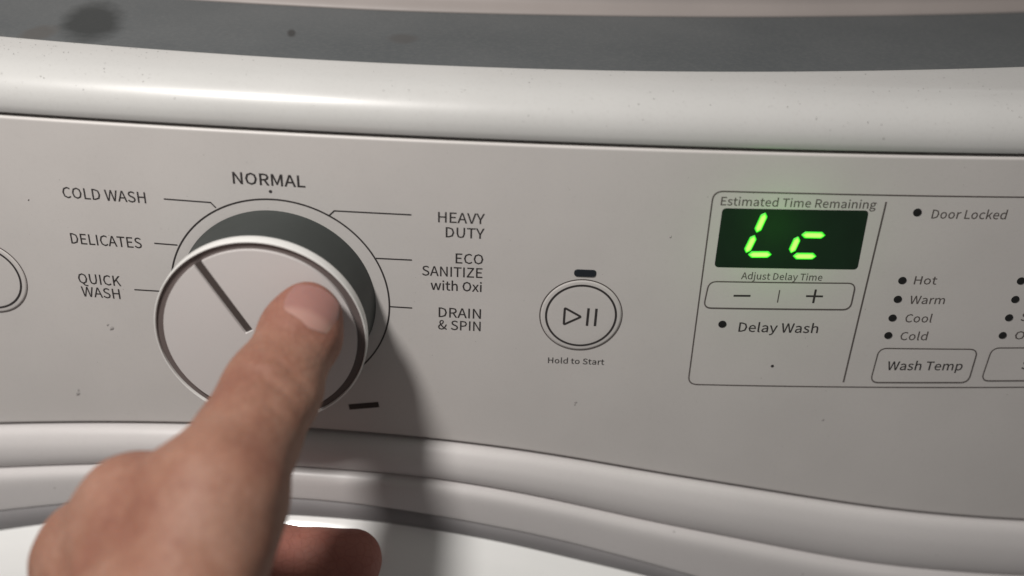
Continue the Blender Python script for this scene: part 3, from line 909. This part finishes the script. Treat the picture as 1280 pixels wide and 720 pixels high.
def surface_nets(F, origin, step):
    nx, ny, nz = F.shape
    inside = F < 0
    corners = [(i, j, k) for i in (0, 1) for j in (0, 1) for k in (0, 1)]
    cnt = np.zeros((nx - 1, ny - 1, nz - 1), np.int8)
    for i, j, k in corners:
        cnt += inside[i:nx - 1 + i, j:ny - 1 + j, k:nz - 1 + k]
    act = (cnt > 0) & (cnt < 8)
    idx = np.argwhere(act)
    vid = -np.ones(act.shape, np.int64)
    vid[act] = np.arange(len(idx))
    acc = np.zeros((len(idx), 3))
    n = np.zeros(len(idx))
    for a in corners:
        for b in corners:
            if sum(abs(p - q) for p, q in zip(a, b)) == 1 and a < b:
                fa = F[idx[:, 0] + a[0], idx[:, 1] + a[1], idx[:, 2] + a[2]]
                fb = F[idx[:, 0] + b[0], idx[:, 1] + b[1], idx[:, 2] + b[2]]
                cr = (fa < 0) != (fb < 0)
                t = np.where(cr, fa / np.where(cr, fa - fb, 1), 0)
                pt = np.array(a)[None] + t[:, None] * (np.array(b) - np.array(a))[None]
                acc += np.where(cr[:, None], pt, 0)
                n += cr
    V = origin + (idx + acc / n[:, None]) * step
    faces = []
    for ax in range(3):
        o1, o2 = [q for q in range(3) if q != ax]
        sl0 = [slice(1, None)] * 3
        A = np.take(inside, range(0, F.shape[ax] - 1), ax)
        B = np.take(inside, range(1, F.shape[ax]), ax)
        e = np.argwhere(A != B)
        ok = (e[:, o1] > 0) & (e[:, o2] > 0) & (e[:, o1] < F.shape[o1] - 1) & (e[:, o2] < F.shape[o2] - 1)
        e = e[ok]
        flip = A[e[:, 0], e[:, 1], e[:, 2]]
        q = []
        for da, db in ((0, 0), (1, 0), (1, 1), (0, 1)):
            c = e.copy()
            c[:, o1] -= da
            c[:, o2] -= db
            q.append(vid[c[:, 0], c[:, 1], c[:, 2]])
        q = np.stack(q, 1)
        par = flip if ax != 1 else ~flip
        q[~par] = q[~par][:, ::-1]
        faces.append(q)
    return V, np.concatenate(faces)

def build_hand():
    J = {k: (np.array(v[:3], np.float32), float(v[3])) for k, v in HAND.items()}
    lat = np.array(THUMB_SIDE, np.float32)
    nrm = np.array(THUMB_BACK, np.float32)
    pts = np.array([v[0] for v in J.values()])
    rad = max(v[1] for v in J.values()) + 6
    lo, hi = pts.min(0) - rad, pts.max(0) + rad
    step = 0.95
    dims = np.ceil((hi - lo) / step).astype(int) + 1
    g = np.stack(np.meshgrid(*[lo[i] + step * np.arange(dims[i], dtype=np.float32) for i in range(3)], indexing='ij'), -1).astype(np.float32)

    def cone(a, b, ra=None, rb=None, da=0, db=0):
        pa, r1 = J[a]
        pb, r2 = J[b]
        return round_cone(g, pa + da, pb + db, ra or r1, rb or r2).astype(np.float32)
    # thumb: two side-by-side cones per bone make it wider than it is thick
    F = None
    for a, b, w1, w2 in (("tip", "pad", 1.7, 2.6), ("pad", "ip", 2.6, 1.8), ("ip", "waist", 1.8, 0.9), ("waist", "mcp", 0.9, 1.0)):
        for s in (-1, 1):
            d = cone(a, b, da=lat * s * w1, db=lat * s * w2)
            F = d if F is None else smin(F, d, 5.0)
    F = smin(F, cone("mcp", "cmc"), 9.0)
    H = cone("cmc", "wrist")
    for f in ("index", "middle", "ring", "little"):
        H = smin(H, cone(f + "_mcp", "wrist", rb=17), 9.0)
        H = smin(H, cone(f + "_mcp", f + "_base", ra=J[f + "_mcp"][1] * 0.95), 5.0)
    H = smin(H, cone("index_mcp", "middle_mcp"), 8)
    H = smin(H, cone("middle_mcp", "ring_mcp"), 8)
    H = smin(H, cone("ring_mcp", "little_mcp"), 8)
    H = smin(H, cone("wrist", "forearm"), 12.0)
    H = smin(H, cone("web_thumb", "web_index"), 12.0)
    H = smin(H, cone("knuckle_a", "knuckle_b"), 5.0)
    F = smin(F, H, 8.0)
    for f in ("index", "middle", "ring", "little"):
        D = cone(f + "_base", f + "_pip")
        D = smin(D, cone(f + "_pip", f + "_dip"), 3.0)
        D = smin(D, cone(f + "_dip", f + "_tip"), 3.0)
        F = smin(F, D, 3.5)
    # the flattened press of the pad against the dial, and shallow creases over the thumb joint
    F = np.maximum(F, (g[..., 1] - (bow(-57) - 22.15)) * np.where(g[..., 2] > -36, 1, 0) - np.where(g[..., 2] > -36, 0, 1e3)).astype(np.float32)
    ip, ri = J["ip"]
    ax = J["pad"][0] - ip
    ax /= np.linalg.norm(ax)
    for sh, dp in ((-5.6, 0.7), (-3.4, 1.1), (-1.2, 1.3), (1.2, 1.2), (3.6, 0.7), (-12, 0.5), (13, 0.6)):
        rel = g - ip
        s = rel @ ax - sh - 0.9 * np.cos((rel @ lat) * 0.22 + sh)
        back = np.clip((rel @ nrm) / 6.0, 0, 1) * np.clip(1 - np.abs(rel @ lat) / 11.0, 0, 1)
        F = F + dp * np.exp(-(s / 0.75) ** 2) * back
    # the fold where the thumb's web meets the first knuckle
    fold = round_cone(g, J["fold_a"][0], J["fold_b"][0], 1.6, 0.9)
    F = F + 2.4 * np.exp(-(np.maximum(fold, 0) / 1.3) ** 2)
    # uneven flesh: slow swells under the skin
    w = g * 0.42
    F = F + 0.16 * (np.sin(w[..., 0] + 0.7 * np.sin(w[..., 2] * 0.8)) * np.sin(w[..., 1] * 0.9 + 1.3) + np.sin(w[..., 2] * 1.3 + w[..., 0] * 0.6) * 0.7)
    V, Q = surface_nets(F, lo, step)
    # relax a little
    for it in range(3):
        acc = np.zeros_like(V)
        cn = np.zeros(len(V))
        for a, b in ((0, 1), (1, 2), (2, 3), (3, 0)):
            np.add.at(acc, Q[:, a], V[Q[:, b]])
            np.add.at(acc, Q[:, b], V[Q[:, a]])
            np.add.at(cn, Q[:, a], 1)
            np.add.at(cn, Q[:, b], 1)
        V = V * 0.45 + 0.55 * acc / cn[:, None]
    me = bpy.data.meshes.new("hand")
    me.from_pydata((V * S).tolist(), [], Q.tolist())
    red = np.zeros(len(V))
    for key, rr, amt in (("tip", 15, 0.45), ("pad", 12, 0.35), ("index_tip", 24, 1.0), ("index_dip", 22, 1.0), ("knuckle_a", 9, 0.35), ("index_mcp", 22, 0.08)):
        dist = np.linalg.norm(V - J[key][0], axis=1)
        red = np.maximum(red, amt * np.clip(1.4 - dist / rr, 0, 1))
    at = me.attributes.new("redness", 'FLOAT', 'POINT')
    at.data.foreach_set("value", red.astype(np.float32))
    me.shade_smooth()
    me.materials.append(M['skin'])
    o = bpy.data.objects.new("hand", me)
    COL.objects.link(o)
    bm = bmesh.new()
    bm.from_mesh(me)
    bmesh.ops.recalc_face_normals(bm, faces=bm.faces)
    bm.to_mesh(me)
    bm.free()
    tag(o, "left hand with its thumb pressed on the dial and its fingers curled", "hand")

    # thumbnail, a curved plate on the back of the thumb's end
    c = np.array(NAIL['centre'])
    ax = J["tip"][0] - J["ip"][0] * 0.35 - J["pad"][0] * 0.65
    ax = ax / np.linalg.norm(ax)
    nn = nrm - ax * float(nrm @ ax)
    nn /= np.linalg.norm(nn)
    ll = np.cross(ax, nn)
    tree = BVHTree.FromPolygons([Vector(q) for q in V.tolist()], Q.tolist())
    fit_a, fit_b = [], []
    for u in np.linspace(-1, 1, 9):
        for v in np.linspace(-1, 1, 9):
            x, y = u * NAIL['wide'], v * NAIL['half']
            q = c + ll * x + ax * y + nn * 30
            hit = tree.ray_cast(Vector(q.tolist()), Vector((-nn).tolist()))
            if hit[0] is not None and hit[3] < 40:
                fit_a.append([1, x, y, x * x, y * y, x * y, x ** 4])
                fit_b.append(30 - hit[3])
    co = np.linalg.lstsq(np.array(fit_a), np.array(fit_b), rcond=None)[0]
    bm = bmesh.new()
    nu, nv = 24, 24
    lun = bm.verts.layers.float.new("lunula")
    top, bot = {}, {}
    for i in range(nu + 1):
        for j in range(nv + 1):
            u = -1 + 2 * i / nu
            v = -1 + 2 * j / nv
            # square to rounded outline
            uu = u * math.sqrt(1 - 0.30 * v * v)
            vv = v * math.sqrt(1 - 0.36 * u * u)
            x, y = uu * NAIL['wide'], vv * NAIL['half']
            h = float(co @ np.array([1, x, y, x * x, y * y, x * y, x ** 4])) + NAIL['lift'] + 0.26 * vv + 0.5 * max(0.0, vv) ** 2
            p = c + ll * x + ax * y + nn * h
            top[i, j] = bm.verts.new(Vector(p.tolist()) * S)
            top[i, j][lun] = max(0.0, min(1.0, (-0.38 - v + 0.25 * (1 - u * u)) * 3.0)) * 0.8
            bot[i, j] = bm.verts.new(Vector((p - nn * 1.5).tolist()) * S)
    for i in range(nu):
        for j in range(nv):
            bm.faces.new((top[i, j], top[i + 1, j], top[i + 1, j + 1], top[i, j + 1]))
    loop = [(i, 0) for i in range(nu)] + [(nu, j) for j in range(nv)] + [(i, nv) for i in range(nu, 0, -1)] + [(0, j) for j in range(nv, 0, -1)]
    for k in range(len(loop)):
        a, b = loop[k], loop[(k + 1) % len(loop)]
        bm.faces.new((top[a], bot[a], bot[b], top[b]))
    bmesh.ops.recalc_face_normals(bm, faces=bm.faces)
    link("thumbnail", bm, M['nail'], o)
build_hand()
